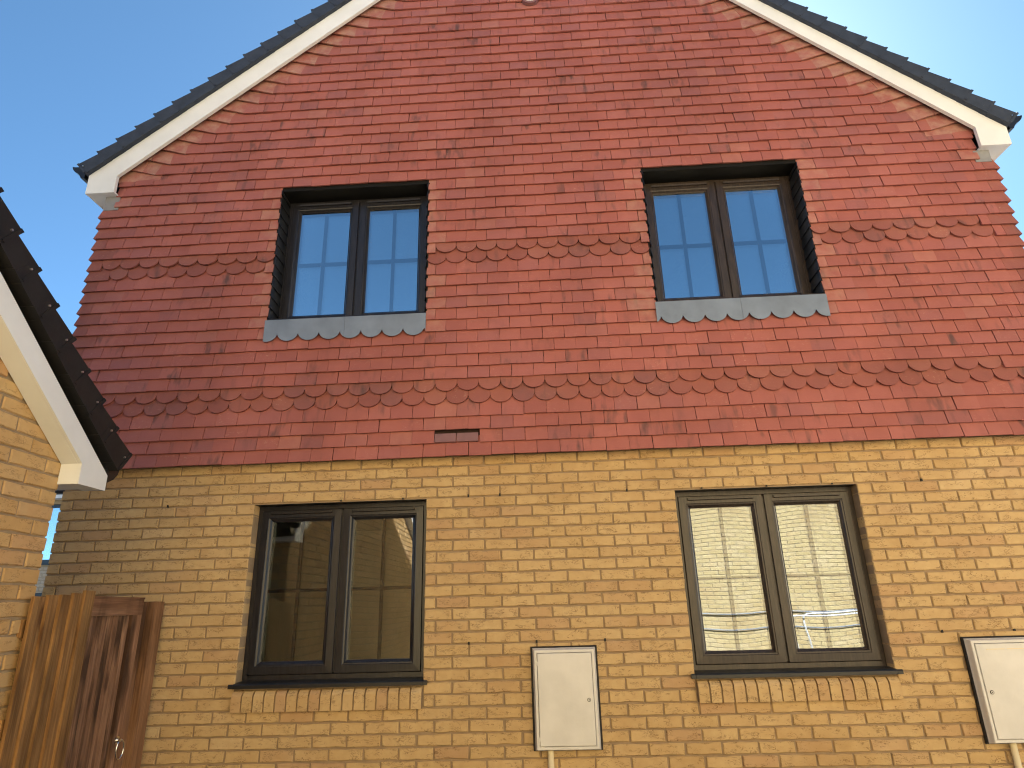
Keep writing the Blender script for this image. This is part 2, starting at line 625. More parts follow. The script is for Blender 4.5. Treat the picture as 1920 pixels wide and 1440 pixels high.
J = .010
def course_segments(ztop, zbot):
    """free x ranges of one house course"""
    segs = [(XL, XR)]
    for k in ('ll', 'lr'):
        a, b, w0, w1 = WIN[k]
        lo, hi = w0 - .15, w1
        if zbot >= lo - .01 and ztop <= hi + .01:
            e = .006 if ztop <= w0 + .01 else 0.0
            new = []
            for s in segs:
                if s[0] < a - e:
                    new.append((s[0], min(s[1], a - e)))
                if s[1] > b + e:
                    new.append((max(s[0], b + e), s[1]))
            segs = new
    return segs

cands = []
for n in range(-4, 31):
    ztop = HZ - .075 * n
    zb = ztop - .065
    odd = n % 2 != 0           # n = 1 is the first course below the heads (counted in n+1)
    # phase of the perpends measured in the photograph
    ph = .189 if not odd else .3015
    for (s0, s1) in course_segments(ztop, zb):
        k0 = math.floor((s0 - ph) / .225) - 1
        xs = [s0 - J / 2 if abs(s0 - XL) > 1e-3 and False else s0]
        joints = [ph + .225 * k for k in range(k0, k0 + 60)]
        js = [j for j in joints if s0 + .07 < j < s1 - .07]
        edges = [s0 - J / 2] + js + [s1 + J / 2]
        for a, b in zip(edges[:-1], edges[1:]):
            w = b - a - J
            if w > .03 and zb > .05:
                cands.append((a + J / 2, zb, round(w, 3), .065, .100))
# the course whose top is the head line is n=0 (below the head): shift so that n counts match the photo
lay_bricks(cands, wall, M['brick'], M['brick_j'])

# ---- brick-on-edge sills -------------------------------------------------
rg = random.Random(3)
for key in ('ll', 'lr'):
    a, b, w0, w1 = WIN[key]
    nb = 17
    pw = (b - a + .0) / nb
    for i in range(nb):
        mb = MB()
        x0 = a + i * pw + .005
        x1 = a + (i + 1) * pw - .005
        h = .003
        zt, z0 = w0 - .004, w0 - .147
        j1, j2 = rg.uniform(-.001, .001), rg.uniform(-.001, .001)
        poly = [(-.040 + j1, z0), (-.040 + j2, zt - .050), (-.034, zt - .036), (-.018, zt - .021), (.03, zt - .010), (.09, zt - .004), (.09, z0)]
        mb.prism_x(poly, x0 + rg.uniform(-.001, .001), x1 + rg.uniform(-.001, .001))
        obj('sill_brick', mb, M['brick'], house)
    mb = MB()
    mb.prism_x([(-.027, w0 - .1455), (-.027, w0 - .064), (-.006, w0 - .036), (.088, w0 - .014), (.088, w0 - .1455)], a + .002, b - .002)
    obj('sill_mortar', mb, M['mortar'], house)

# weep holes in the perpends
wh = MB()
for (x, z) in [(.3015 + .225 * 0, HZ + .003), (.3015 + .225, HZ + .003), (.3015 + .225 * 5, HZ + .003), (-.62, HZ + .003), (-.17, HZ + .003), (-1.9, HZ + .003), (1.95, HZ + .003),
               (2.4, HZ + .003), (2.85, HZ + .003), (3.46, HZ + .003), (.3015, HZ - .975), (.3015 + .225 * 2, HZ - .975), (.3015 + .45 * 2, HZ - .975), (3.36, HZ - .975), (3.81, HZ - .975)]:
    wh.box(x - .006, x + .006, -.0005, .02, z, z + .018)
o = obj('weep_hole', wh, M['seal'], house)
o['kind'] = 'stuff'

# ---- hung tiles ---------------------------------------------------------
PITCH_X = .1645
TILT = .215
TH = .0155
def course_z(n):
    return HZ + (.287 + .0985 * n if n <= 18 else 2.060 + .1028 * (n - 18))

CLUB = (4, 5, 16, 17)

def tile_shape(w, L=.155, th=TH, rg=None):
    """tail edge centred at the origin, face looking to -Y, leaning back upwards, slightly cambered"""
    j = (lambda a: rg.uniform(-a, a)) if rg else (lambda a: 0)
    g = .0017
    xs = (-w / 2 + g, w / 2 - g)
    rows = [(0.0, .0012), (.004, 0.0), (L * .5, TILT * L * .5 - .0012), (L, TILT * L)]
    vs = []
    for x in xs:
        jt = j(.0012)
        for k, (z, y) in enumerate(rows):
            vs.append((x + j(.0006), y, z + (jt if k < 2 else 0)))
    for x in xs:
        for (z, y) in (rows[0], rows[-1]):
            vs.append((x, y + th, z + .0005))
    fs = [(0, 1, 5, 4), (1, 2, 6, 5), (2, 3, 7, 6), (0, 4, 10, 8), (0, 8, 9, 3, 2, 1), (4, 5, 6, 7, 11, 10), (3, 9, 11, 7), (8, 10, 11, 9)]
    return vs, fs


def club_shape(w, L=.155, th=TH, depth=.066):
    g = .0014
    pts = []
    n = 9
    for i in range(n + 1):
        a = math.pi * i / n
        pts.append((-(w / 2 - g) * math.cos(a), depth * (1 - math.sin(a))))
    pts += [(w / 2 - g, L), (-w / 2 + g, L)]
    m = len(pts)
    vs = [(x, TILT * z, z) for x, z in pts] + [(x, TILT * z + th, z) for x, z in pts]
    fs = [tuple(range(m)), tuple(range(2 * m - 1, m - 1, -1))] + [(i, m + i, m + (i + 1) % m, (i + 1) % m) for i in range(m)]
    return vs, fs


KNEE = .350
VT = .30                    # rise of the splayed verge tiles
plain, clubs, jambs, verges, corners = [], [], [], [], []
for n in range(0, 60):
    z = course_z(n)
    if z > APZ - .25:
        break
    zr = z - HZ
    lo, hi = TL_, TR_
    kneeL = kneeR = None
    if zr > 2.86:
        kneeL = IBL(z) + KNEE
        kneeR = IBR(z) - KNEE
        if kneeR - kneeL < .1:
            break
        lo, hi = kneeL, kneeR
    elif zr > 2.52:
        lo, hi = (XL - .012, XR + .012)
    segs = [(lo, hi)]
    for k in ('ul', 'ur'):
        a, b, w0, w1 = WIN[k]
        if 10 <= n <= 23:
            new = []
            for s in segs:
                new += [(s[0], a), (b, s[1])] if s[0] < a and s[1] > b else [s]
            segs = new
    ph = -.024 + (PITCH_X / 2 if n % 2 else 0) - .0008 * (n - 10)
    if n == 1:
        pass
    for (s0, s1) in segs:
        c0 = (abs(s0 - TL_) < 1e-6)
        c1 = (abs(s1 - TR_) < 1e-6)
        e0, e1 = s0, s1
        if c0:
            wc = .118 if n % 2 else .205
            corners.append((s0, s0 + wc, z, -1))
            e0 = s0 + wc
        if c1:
            wc = .205 if n % 2 else .118
            corners.append((s1 - wc, s1, z, 1))
            e1 = s1 - wc
        k0 = math.floor((e0 - ph) / PITCH_X) - 1
        js = [ph + PITCH_X * k for k in range(k0, k0 + 60)]
        js = [x for x in js if e0 + .062 < x < e1 - .062]
        ed = [e0] + js + [e1]
        for i, (a, b) in enumerate(zip(ed[:-1], ed[1:])):
            atjamb = 10 <= n <= 23 and ((i == 0 and not c0) or (i == len(ed) - 2 and not c1))
            w = b - a
            if n == 1 and .05 < (a + b) / 2 < .40:
                continue
            if n in CLUB and .13 < w < .2:
                clubs.append((a, b, z))
            elif atjamb:
                jambs.append((a, b, z))
            else:
                plain.append((a, b, z))
    if kneeL is not None:
        verges.append((kneeL, z, -1))
        verges.append((kneeR, z, 1))


def put_tiles(items, shape, mat, mat_j, name, limit=300, rgseed=9):
    rg = random.Random(rgseed)
    sc = [shown(((a + b) / 2, TY, z + .05), b - a, .1) for a, b, z in items]
    order = sorted(range(len(items)), key=lambda i: -sc[i])
    single = set(i for i in order[:limit] if sc[i] > 30)
    cache = {}
    rest = MB()
    for i, (a, b, z) in enumerate(items):
        w = round(b - a, 3)
        T = Matrix.Translation(((a + b) / 2 + rg.uniform(-.0012, .0012), TY + rg.uniform(-.003, .003), z + rg.uniform(-.0026, .0026))) \
            @ Matrix.Rotation(rg.uniform(-.011, .011), 4, 'Y') @ Matrix.Rotation(rg.uniform(-.016, .016), 4, 'Z')
        if i in single:
            pool = cache.setdefault(w, [])
            if len(pool) < 6:
                mb = MB()
                mb.add(*(shape(w, rg=rg) if shape is tile_shape else shape(w)))
                pool.append(mb.mesh(name, mat))
            o = link(name, rg.choice(pool), cladding)
            o.matrix_local = T
        else:
            vs, fs = shape(w, rg=rg) if shape is tile_shape else shape(w)
            rest.add([T @ Vector(v) for v in vs], fs)
    if rest.v:
        o = obj(name + '_courses', rest, mat_j, cladding)
        o['kind'] = 'stuff'


put_tiles(plain, tile_shape, M['tile'], M['tile_j'], 'tile')
put_tiles(clubs, club_shape, M['club'], M['club'], 'scalloped_tile')
put_tiles(jambs, tile_shape, M['jamb_clay'], M['jamb_clay'], 'jamb_tile')

# splayed tiles along the verges
rg = random.Random(21)
for (kx, z, s) in verges:
    inner = IBL if s < 0 else IBR
    bx = inner(z + .06) + s * .03
    L = .15
    split = kx + s * rg.choice((.12, .15, .18))
    pieces = [(kx, bx)]
    if rg.random() < .55:
        pieces = [(kx - s * rg.choice((.0, .0)), split), (split, bx)]
    for (a, b) in pieces:
        za, zb_ = z + abs(a - kx) * VT, z + abs(b - kx) * VT
        sx = s * .0014
        a1, b1 = a + sx, b - sx
        lift = rg.uniform(-.002, .001)
        tiltv = TILT
        top = L
        poly = [(a1, za, 0), (b1, zb_, 0), (b1 - s * VT * top * .8, zb_ + top * .96, top), (a1 - s * VT * top * .8, za + top * .96, top)]
        if s > 0:
            pass
        vs = [(x, TY + lift + tiltv * t, zz) for x, zz, t in poly] + [(x, TY + lift + tiltv * t + TH, zz) for x, zz, t in poly]
        fs = [(0, 1, 2, 3), (7, 6, 5, 4), (0, 4, 5, 1), (1, 5, 6, 2), (2, 6, 7, 3), (3, 7, 4, 0)]
        mb = MB()
        mb.add(vs, fs)
        obj('verge_tile', mb, M['verge_clay'], cladding)

zf = min(v[1] for v in verges)
for s in (-1, 1):
    inner = IBL if s < 0 else IBR
    kx = [v[0] for v in verges if v[1] == zf and v[2] == s][0]
    xa, xb = inner(zf - .02) + s * .01, kx - s * .05
    mb = MB()
    y = TY + .010
    ztop = zf + .10
    vs = [(xa, y, zf - .055), (xb, y, zf - .055), (xb, y + .02, ztop), (xa, y + .02, ztop)]
    vs += [(p[0], p[1] + TH, p[2]) for p in vs]
    mb.add(vs, [(0, 1, 2, 3), (7, 6, 5, 4), (0, 4, 5, 1), (1, 5, 6, 2), (2, 6, 7, 3), (3, 7, 4, 0)])
    obj('verge_tile', mb, M['verge_clay'], cladding)

# corner tiles that turn round the side of the house
rg = random.Random(33)
for (a, b, z, s) in corners:
    L = .155
    ret = .16 if (b - a) > .15 else .22
    xo = a if s < 0 else b            # outer corner
    xi = b if s < 0 else a
    d = TILT * L
    j = rg.uniform(-.002, .002)
    mb = MB()
    y0 = TY + j
    tail = [(xi - (-s) * .0014, y0), (xo, y0), (xo, y0 + ret + .085), (xo - s * TH, y0 + ret + .085), (xo - s * TH, y0 + TH), (xi - (-s) * .0014, y0 + TH)]
    head = [(xi - (-s) * .0014, y0 + d), (xo - s * d, y0 + d), (xo - s * d, y0 + ret + .085), (xo - s * (d + TH), y0 + ret + .085), (xo - s * (d + TH), y0 + d + TH), (xi - (-s) * .0014, y0 + d + TH)]
    zt = z + rg.uniform(-.002, .002)
    vs = [(x, y, zt) for x, y in tail] + [(x, y, zt + L) for x, y in head]
    m = 6
    fs = [tuple(range(m)), tuple(range(2 * m - 1, m - 1, -1))] + [(i, m + i, m + (i + 1) % m, (i + 1) % m) for i in range(m)]
    mb.add(vs, fs)
    obj('corner_tile', mb, M['corner_clay'], cladding)

# tilting fillet under the lowest course
mb = MB()
mb.box(TL_ + .02, TR_ - .02, -.072, .006, HZ + .305, HZ + .349)
obj('tilting_fillet', mb, M['under'], house)

# twin ventilator tiles
for x in (.064, .064 + .161):
    mb = MB()
    zc = course_z(1)
    x0, x1 = x + .003, x + .158
    mb.prism_x([(-.082, zc + .002), (-.090, zc + .006), (-.080, zc + .070), (-.050, zc + .076), (-.040, zc + .002)], x0, x1)
    obj('ventilator_tile', mb, M['vent'], cladding)
mb = MB()
mb.box(.060, .388, -.0445, -.034, course_z(1), course_z(1) + .10)
obj('ventilator_backing', mb, M['vent'], cladding)

# round outlet high in the gable
mb = MB()
cx, cz = .910, HZ + 4.636
for k, (r0, y0, y1, mi) in enumerate([(.078, -.118, -.07, 0), (.060, -.124, -.10, 1)]):
    n = 20
    mb.prism_y([(cx + r0 * math.cos(2 * math.pi * i / n), cz + r0 * math.sin(2 * math.pi * i / n)) for i in range(n)], y0, y1, mi)
obj('round_outlet', mb, [M['vent'], M['cream']], cladding)

# ---- windows ------------------------------------------------------------
def pane_mesh(x0, x1, z0, z1, y, bow, gmat):
    mb = MB()
    nx, nz = 12, 16
    vs, fs = [], []
    for i in range(nx + 1):
        for k in range(nz + 1):
            u, v = i / nx * 2 - 1, k / nz * 2 - 1
            vs.append((x0 + (x1 - x0) * i / nx, y + bow * (1 - u * u) * (1 - v * v), z0 + (z1 - z0) * k / nz))
    for i in range(nx):
        for k in range(nz):
            a = i * (nz + 1) + k
            fs.append((a, a + nz + 1, a + nz + 2, a + 1))
    mb.add(vs, fs, 0)
    mb.add([(x, y + .022 + (yy - y) * .9, z) for x, yy, z in vs], fs, 1)
    me = mb.mesh('pane', [gmat, M['glass_inner'] if gmat is M['glass_up'] else gmat], True)
    return me


def make_window(key, frame, label, bow, upper):
    a, b, z0, z1 = WIN[key]
    w = part('window', house)
    w['label'] = label
    zf0 = z0 + (.0 if upper else .030)      # bottom of the frame (sill below)
    fr = MB()
    pr = [(0, YF + .07), (0, YF), (.030, YF), (.033, YF + .004), (.040, YF + .02), (.046, YF + .065)]
    fr.ring(a + .002, b - .002, zf0, z1 - .002, pr)
    xm = (a + b) / 2
    fr.box(xm - .020, xm + .020, YF + .002, YF + .066, zf0 + .042, z1 - .044)
    obj('frame', fr, frame, w)
    for s in (0, 1):
        sx0 = a + .034 if s == 0 else xm + .006
        sx1 = xm - .006 if s == 0 else b - .034
        sz0, sz1 = zf0 + .034, z1 - .036
        sa = MB()
        SW = .080
        sa.ring(sx0, sx1, sz0, sz1, [(0, YF + .055), (0, YF - .009), (.003, YF - .013), (.050, YF - .015), (.054, YF - .011), (.062, YF - .009), (.072, YF + .004), (SW, YF + .010), (SW, YF + .05)])
        obj('casement', sa, frame, w)
        gx0, gx1, gz0, gz1 = sx0 + SW - .002, sx1 - SW + .002, sz0 + SW - .002, sz1 - SW + .002
        link('pane', pane_mesh(gx0, gx1, gz0, gz1, YF + .014, bow, M['glass_up'] if upper else M['glass']), w)
        gm = MB()
        gc = (gx0 + gx1) / 2
        zc = (gz0 + gz1) / 2 - .01
        gm.box(gc - .011, gc + .011, YF + .020, YF + .030, gz0, gz1)
        obj('glazing_bar', gm, M['bar'], w)
        gm = MB()
        gm.box(gx0, gx1, YF + .021, YF + .029, zc - .011, zc + .011)
        obj('glazing_bar', gm, M['bar'], w)
        tv = MB()
        tv.prism_x([(YF - .013, sz1 - .030), (YF - .028, sz1 - .026), (YF - .030, sz1 - .012), (YF - .013, sz1 - .008)], sx0 + .065, sx1 - .065)
        obj('trickle_vent', tv, frame, w)
    # inner reveal and sill of plastic
    si = MB()
    if upper:
        si.prism_x([(YF + .05, z0 + .012), (-.094, z0 - .003), (-.097, z0 - .018), (-.080, z0 - .024), (YF + .05, z0 - .004)], a + .001, b - .001)
    else:
        si.prism_x([(YF + .06, z0 + .030), (YF - .02, z0 + .029), (-.028, z0 + .020), (-.034, z0 + .012), (-.034, z0 - .008), (-.026, z0 - .010), (-.022, z0 + .002), (YF + .06, z0 + .004)], a + .0015, b - .0015)
        for q, xs in ((-1, a), (1, b)):
            si.prism_x([(-.004, z0 + .016), (-.028, z0 + .0195), (-.034, z0 + .012), (-.034, z0 - .008), (-.004, z0 - .008)], min(xs, xs + q * .030), max(xs, xs + q * .030))
    obj('sill', si, M['black_plastic'] if not upper else frame, w)
    # the room behind
    rm = MB()
    rx0, rx1, ry0, ry1, rz0, rz1 = a - .5, b + .5, .30, 3.2, max(z0 - .85, .1 if not upper else HZ + .62), z1 + .18
    rm.box(rx0, rx1, ry1, ry1 + .02, rz0, rz1)
    rm.box(rx0 - .02, rx0, ry0, ry1, rz0, rz1)
    rm.box(rx1, rx1 + .02, ry0, ry1, rz0, rz1)
    rm.box(rx0, rx1, ry0, ry1, rz0 - .02, rz0)
    rm.box(rx0, rx1, ry0, ry1, rz1, rz1 + .02)
    # reveal boards between frame and room
    rm.box(a - .001, a + .004, YF + .072, .31, z0, z1)
    rm.box(b - .004, b + .001, YF + .072, .31, z0, z1)
    rm.box(a, b, YF + .072, .31, z1 - .006, z1 + .001)
    rm.box(a, b, YF + .072, .31, z0 - .001, z0 + .006)
    obj('interior', rm, M['room'], w)
    return w


for key, fm, lab, bow, upw in (('ll', M['frame_black'], 'black two-casement window at the lower left, reflecting the side building', .0012, False),
                               ('lr', M['frame_reflection_tint'], 'black two-casement window with reflected brown put into its frame colour at the lower right, reflecting a pale brick wall', .0009, False),
                               ('ul', M['frame_black'], 'black tile-hung window at the upper left with grey scalloped apron', .0006, True),
                               ('ur', M['frame_reflection_tint'], 'dark tile-hung window at the upper right with grey scalloped apron', .0006, True)):
    w = make_window(key, fm, lab, bow, upw)
    a, b, z0, z1 = WIN[key]
    if not upw:
        # black lintel lip under the head
        mb = MB()
        mb.box(a + .001, b - .001, .010, YF + .02, z1 - .001, z1 + .0065)
        obj('lintel', mb, M['black_plastic'], w)
        continue
    # black soffit board behind the tail of the course above the head
    mb = MB()
    mb.prism_x([(-.066, z1 - .004), (-.066, z1 + .03), (YF + .02, z1 + .03), (YF + .02, z1 - .010)], a - .002, b + .002)
    obj('soffit', mb, M['soft'], w)
    # black cut tiles lining the jambs
    rg = random.Random(4)
    for s, xj in ((-1, a), (1, b)):
        bb = MB()
        x0, x1 = (xj - .010, xj + .001) if s < 0 else (xj - .001, xj + .010)
        bb.box(x0, x1, -.074, YF + .01, z0, z1)
        obj('jamb_board', bb, M['soft'], w)
        for k in range(13):
            zt = z0 + .005 + .096 * k
            if zt > z1 - .02:
                break
            L = min(.115, z1 - zt)
            o_ = .013
            f0 = xj - s * o_
            f1 = xj - s * .002
            j = rg.uniform(-.0015, .0015)
            yq = TY - .004 + rg.uniform(-.003, .003)
            poly = [(yq, zt + .004 + j), (YF - .002, zt - .004 + j), (YF - .002, zt + L), (yq + TILT * L, zt + L)]
            n4 = 4
            vs = [(f0, poly[0][0], poly[0][1]), (f0, poly[1][0], poly[1][1]), (f1, poly[2][0], poly[2][1]), (f1, poly[3][0], poly[3][1])]
            vs += [(x + s * .006, y, z) for x, y, z in vs]
            m2 = MB()
            m2.add(vs, [(0, 1, 2, 3), (7, 6, 5, 4), (0, 4, 5, 1), (1, 5, 6, 2), (2, 6, 7, 3), (3, 7, 4, 0)])
            obj('reveal_tile', m2, M['black_plastic'], w)
    # lead apron with a scalloped hem
    ph = -.024 - .5 * PITCH_X + .082
    xs0, xs1 = a - .012, b + .004
    zt, zp, zv = z0 - .012, HZ + 1.242, HZ + 1.318
    half = (xs0 + xs1) / 2
    for (q0, q1) in ((xs0, half - .0008), (half + .0008, xs1)):
        pts = []
        n = 160
        for i in range(n + 1):
            x = q0 + (q1 - q0) * i / n
            u = ((x - ph) / PITCH_X) % 1.0
            t = abs(u - .5) * 2              # 0 at the tip, 1 at the peaks
            pts.append((x, zp + (zv - zp) * (1 - math.sqrt(max(0, 1 - t * t))) * .95))
        mb = MB()
        n1 = len(pts)
        yb, yt = -.0985, -.098
        vs = [(x, yb, z) for x, z in pts] + [(x, yt, zt) for x, z in pts] + [(x, yb + .003, z) for x, z in pts] + [(x, yt + .003, zt) for x, z in pts]
        fs = []
        for i in range(n1 - 1):
            fs += [(i, i + 1, n1 + i + 1, n1 + i), (2 * n1 + i, 3 * n1 + i, 3 * n1 + i + 1, 2 * n1 + i + 1), (i, 2 * n1 + i, 2 * n1 + i + 1, i + 1), (n1 + i, n1 + i + 1, 3 * n1 + i + 1, 3 * n1 + i)]
        fs += [(0, n1, 3 * n1, 2 * n1), (n1 - 1, 3 * n1 - 1, 4 * n1 - 1, 2 * n1 - 1)]
        mb.add(vs, fs)
        obj('lead_apron', mb, M['lead'], w)

# ---- bargeboards, boxed eaves, gutters, roof ----------------------------
BY0, BY1 = -.142, -.112
BOXZ = HZ + 2.680
def barge(side):
    if side < 0:
        xo, xi, k, xin = -2.966, -2.715, SLL, lambda z: IBL(z) + .035
        slope = .845
        top = lambda x: 5.127 + slope * (x + 2.966)
        low = lambda x: 5.097 + .850 * (x + 2.720)
    else:
        xo, xi, k = 4.712, 4.473, SLR
        slope = .885
        top = lambda x: 5.095 - slope * (x - 4.712)
        low = lambda x: 5.093 - .905 * (x - 4.471)
    zb = 4.932 if side < 0 else 4.907
    mb = MB()
    poly = [(xo, zb), (xi, zb), (xi, low(xi)), (APX, low(APX)), (APX, top(APX)), (xo, top(xo))]
    mb.prism_y(poly, BY0, BY1)
    # return board under the roof edge, on the inner edge of the face board
    o = obj('bargeboard', mb, M['white'], house)
    mb = MB()
    # boxed eaves: soffit, fascia and end
    x0, x1 = (xo, xi) if side < 0 else (xi, xo)
    e = .012
    mb.box(x0 + e, x1 - .0, BY1 + .001, 9.2, zb + .004, zb + .016)
    if side < 0:
        mb.box(xo + .001, xo + .016, BY1 + .001, 9.2, zb + .002, top(xo) - .02)
    else:
        mb.box(xo - .016, xo - .001, BY1 + .001, 9.2, zb + .002, top(xo) - .02)
    obj('eaves_box', mb, M['white'], house)
    # grey felt corner between box and tiles
    mb = MB()
    xa = XL - .105 if side < 0 else XR + .105
    mb.box(min(xa, XL + .02) if side < 0 else XR - .02, XL + .02 if side < 0 else xa, -.076, .4, HZ + 2.55, zb + .003)
    obj('corner_flashing', mb, M['grey_felt'], house)
    # gutter
    gx = xo - .090 if side < 0 else xo + .075
    s = -1 if side < 0 else 1
    zt = 5.255 if side < 0 else 5.215
    prof = [(0, -.115), (0, .0), (.012, .004), (.112, .010), (.128, .016), (.130, .006), (.118, -.020), (.098, -.042), (.070, -.058), (.050, -.078), (.035, -.108)]
    mb = MB()
    pts = [(gx + s * p, zt + q) for p, q in prof]
    mb.prism_y(pts, -.085, 9.2)
    obj('gutter', mb, M['black_plastic'], house)

barge(-1)
barge(1)

# verge units and roof slopes
def verge(side, parent, origin, slope, n, gauge, axis, y0, y1, mat, hgt=.105, name='verge_tile_cap', lip=True, screw=True):
    """origin: lowest corner (u, z) in the plane of the gable; axis 'x' for gable facing -Y, 'y' for gable facing +X"""
    L = math.hypot(1, slope)
    du, dz = (1 / L, slope / L)
    sgn = 1 if side < 0 else -1
    rg = random.Random(8)
    for i in range(n):
        s0 = gauge * i
        ln = gauge + .055
        j = rg.uniform(-.0015, .0015)
        def P(s, v):
            # v: perpendicular to the slope
            return (origin[0] + sgn * (du * s - dz * v), origin[1] + dz * s + du * v)
        lo0, lo1 = -.012, -.012 - .022
        poly = [P(s0, lo0 + .010), P(s0 + .014, lo0), P(s0 + gauge * .98, lo0 - .004), P(s0 + gauge, lo1 + .020), P(s0 + ln, lo1 + .018), P(s0 + ln, hgt - .026), P(s0, hgt + .014)]
        mb = MB()
        off = j
        if axis == 'x':
            mb.prism_y(poly, y0 + off, y1)
            # thicker tail lip
            if lip:
                mb.prism_y([P(s0 - .002, .0), P(s0 + .016, -.002), P(s0 + .018, hgt + .0120), P(s0 - .002, hgt + .0155)], y0 + off - .005, y1)
        else:
            mb.prism_x(poly, y0 - off, y1)
            if lip:
                mb.prism_x([P(s0 - .002, .0), P(s0 + .016, -.002), P(s0 + .018, hgt + .0120), P(s0 - .002, hgt + .0155)], y0 - off + .005, y1)
                mb.prism_x([P(s0 + .01, -.018), P(s0 + .07, -.018), P(s0 + .07, -.008), P(s0 + .01, -.008)], y0 - off + .006, y1 + .005)
        o = obj(name, mb, mat, parent)
        if screw:
            c = P(s0 + .030, hgt * .62)
            sm = MB()
            r_ = .0055
            pts = [(c[0] + r_ * math.cos(t * math.pi / 4), c[1] + r_ * math.sin(t * math.pi / 4)) for t in range(8)]
            if axis == 'x':
                if i == 0:
                    sm.prism_y(pts, y0 - .008, y0 + .004)
            else:
                sm.prism_x(pts, y0 + .008, y0 - .004)
            if sm.v:
                obj('screw', sm, M['steel'], o)

NV = 27
verge(-1, house, (-2.985, 5.118), .843, NV, .193, 'x', -.182, .12, M['roof_tile'])
verge(1, house, (4.728, 5.078), .885, NV, .193, 'x', -.182, .12, M['roof_tile'])
for side in (-1, 1):
    mb = MB()
    if side < 0:
        f = lambda x: 5.118 + .843 * (x + 2.985)
        xs = [-3.03, APX]
    else:
        f = lambda x: 5.078 - .885 * (x - 4.728)
        xs = [4.773, APX]
    for i in range(26):
        ta, tb = i / 26, (i + 1) / 26
        xa, xb = xs[0] + (xs[1] - xs[0]) * ta, xs[0] + (xs[1] - xs[0]) * tb
        mb.prism_y([(xa, f(xa) + .03), (xb, f(xb) + .01), (xb, f(xb) + .085), (xa, f(xa) + .112)], .121, 9.3)
    o = obj('roof', mb, M['roof_tile'], house)
mb = MB()
mb.prism_y([(APX - .14, APZ + .16), (APX, APZ + .30), (APX + .14, APZ + .16), (APX, APZ + .10)], -.18, 9.3)
obj('ridge', mb, M['roof_tile'], house)

# ------------------------------------------------------------------ side building on the left
GX, GY = -1.62, -1.438
gar = thing('outbuilding', 'low yellow brick building at left edge with black verge tiles and white bargeboard', 'outbuilding')
GS = .775
GYR = -4.45                    # ridge
GYE = 2 * GYR - GY             # near corner, behind the camera
top_at = lambda Y: (2.945 - GS * (Y + 2.179)) if Y > GYR else (2.945 - GS * (2 * GYR - Y + 2.179))
wl_at = lambda Y: (2.694 - GS * (Y + 1.973)) if Y > GYR else (2.694 - GS * (2 * GYR - Y + 1.973))
mb = MB()
mb.prism_x([(GY - .006, 0), (GYE, 0), (GYE, wl_at(GYE) + .10), (GYR, wl_at(GYR) + .10), (GY - .006, wl_at(GY) + .10)], -6.0, GX - .0075)
gwall = obj('wall', mb, M['gmortar'], gar)

R = Matrix.Translation((GX, GY, 0)) @ Matrix.Rotation(math.radians(90), 4, 'Z')
# local x runs along +Y from the corner towards minus: build with local x in [-(GY-GYE), 0]
cands = []
for n in range(0, 64):
    zb = .012 + .075 * n
    if n % 2 == 0:
        ph = 0.0
    else:
        ph = -.1125
    k = 0
    x1 = 0.0
    first = True
    while x1 > GYE - GY + .1:
        w = (.215 if (n % 2 == 0 or not first) else .1025)
        first = False
        x0 = x1 - w
        Ya = GY + x0
        Yb = GY + x1
        lim = min(wl_at(Ya + .0), wl_at(Yb))
        if zb + .065 < lim + .07:
            cands.append((x0, zb, w, .065, .06))
        x1 = x0 - J
lay_bricks(cands, gwall, M['gbrick'], M['gbrick_j'], 'brick', R)

# end wall of the outbuilding (towards the passage) keeps plain brickwork of its own
Re = Matrix.Translation((GX, GY, 0)) @ Matrix.Rotation(math.radians(180), 4, 'Z')
endc = []
for n in range(0, 30):
    zb = .012 + .075 * n
    x0 = .07 + (.1125 if n % 2 else 0)
    while x0 < 1.6:
        endc.append((x0, zb, .215, .065, .012))
        x0 += .225
lay_bricks(endc, gwall, M['gbrick'], M['gbrick_j'], 'end_brick', Re, 0)

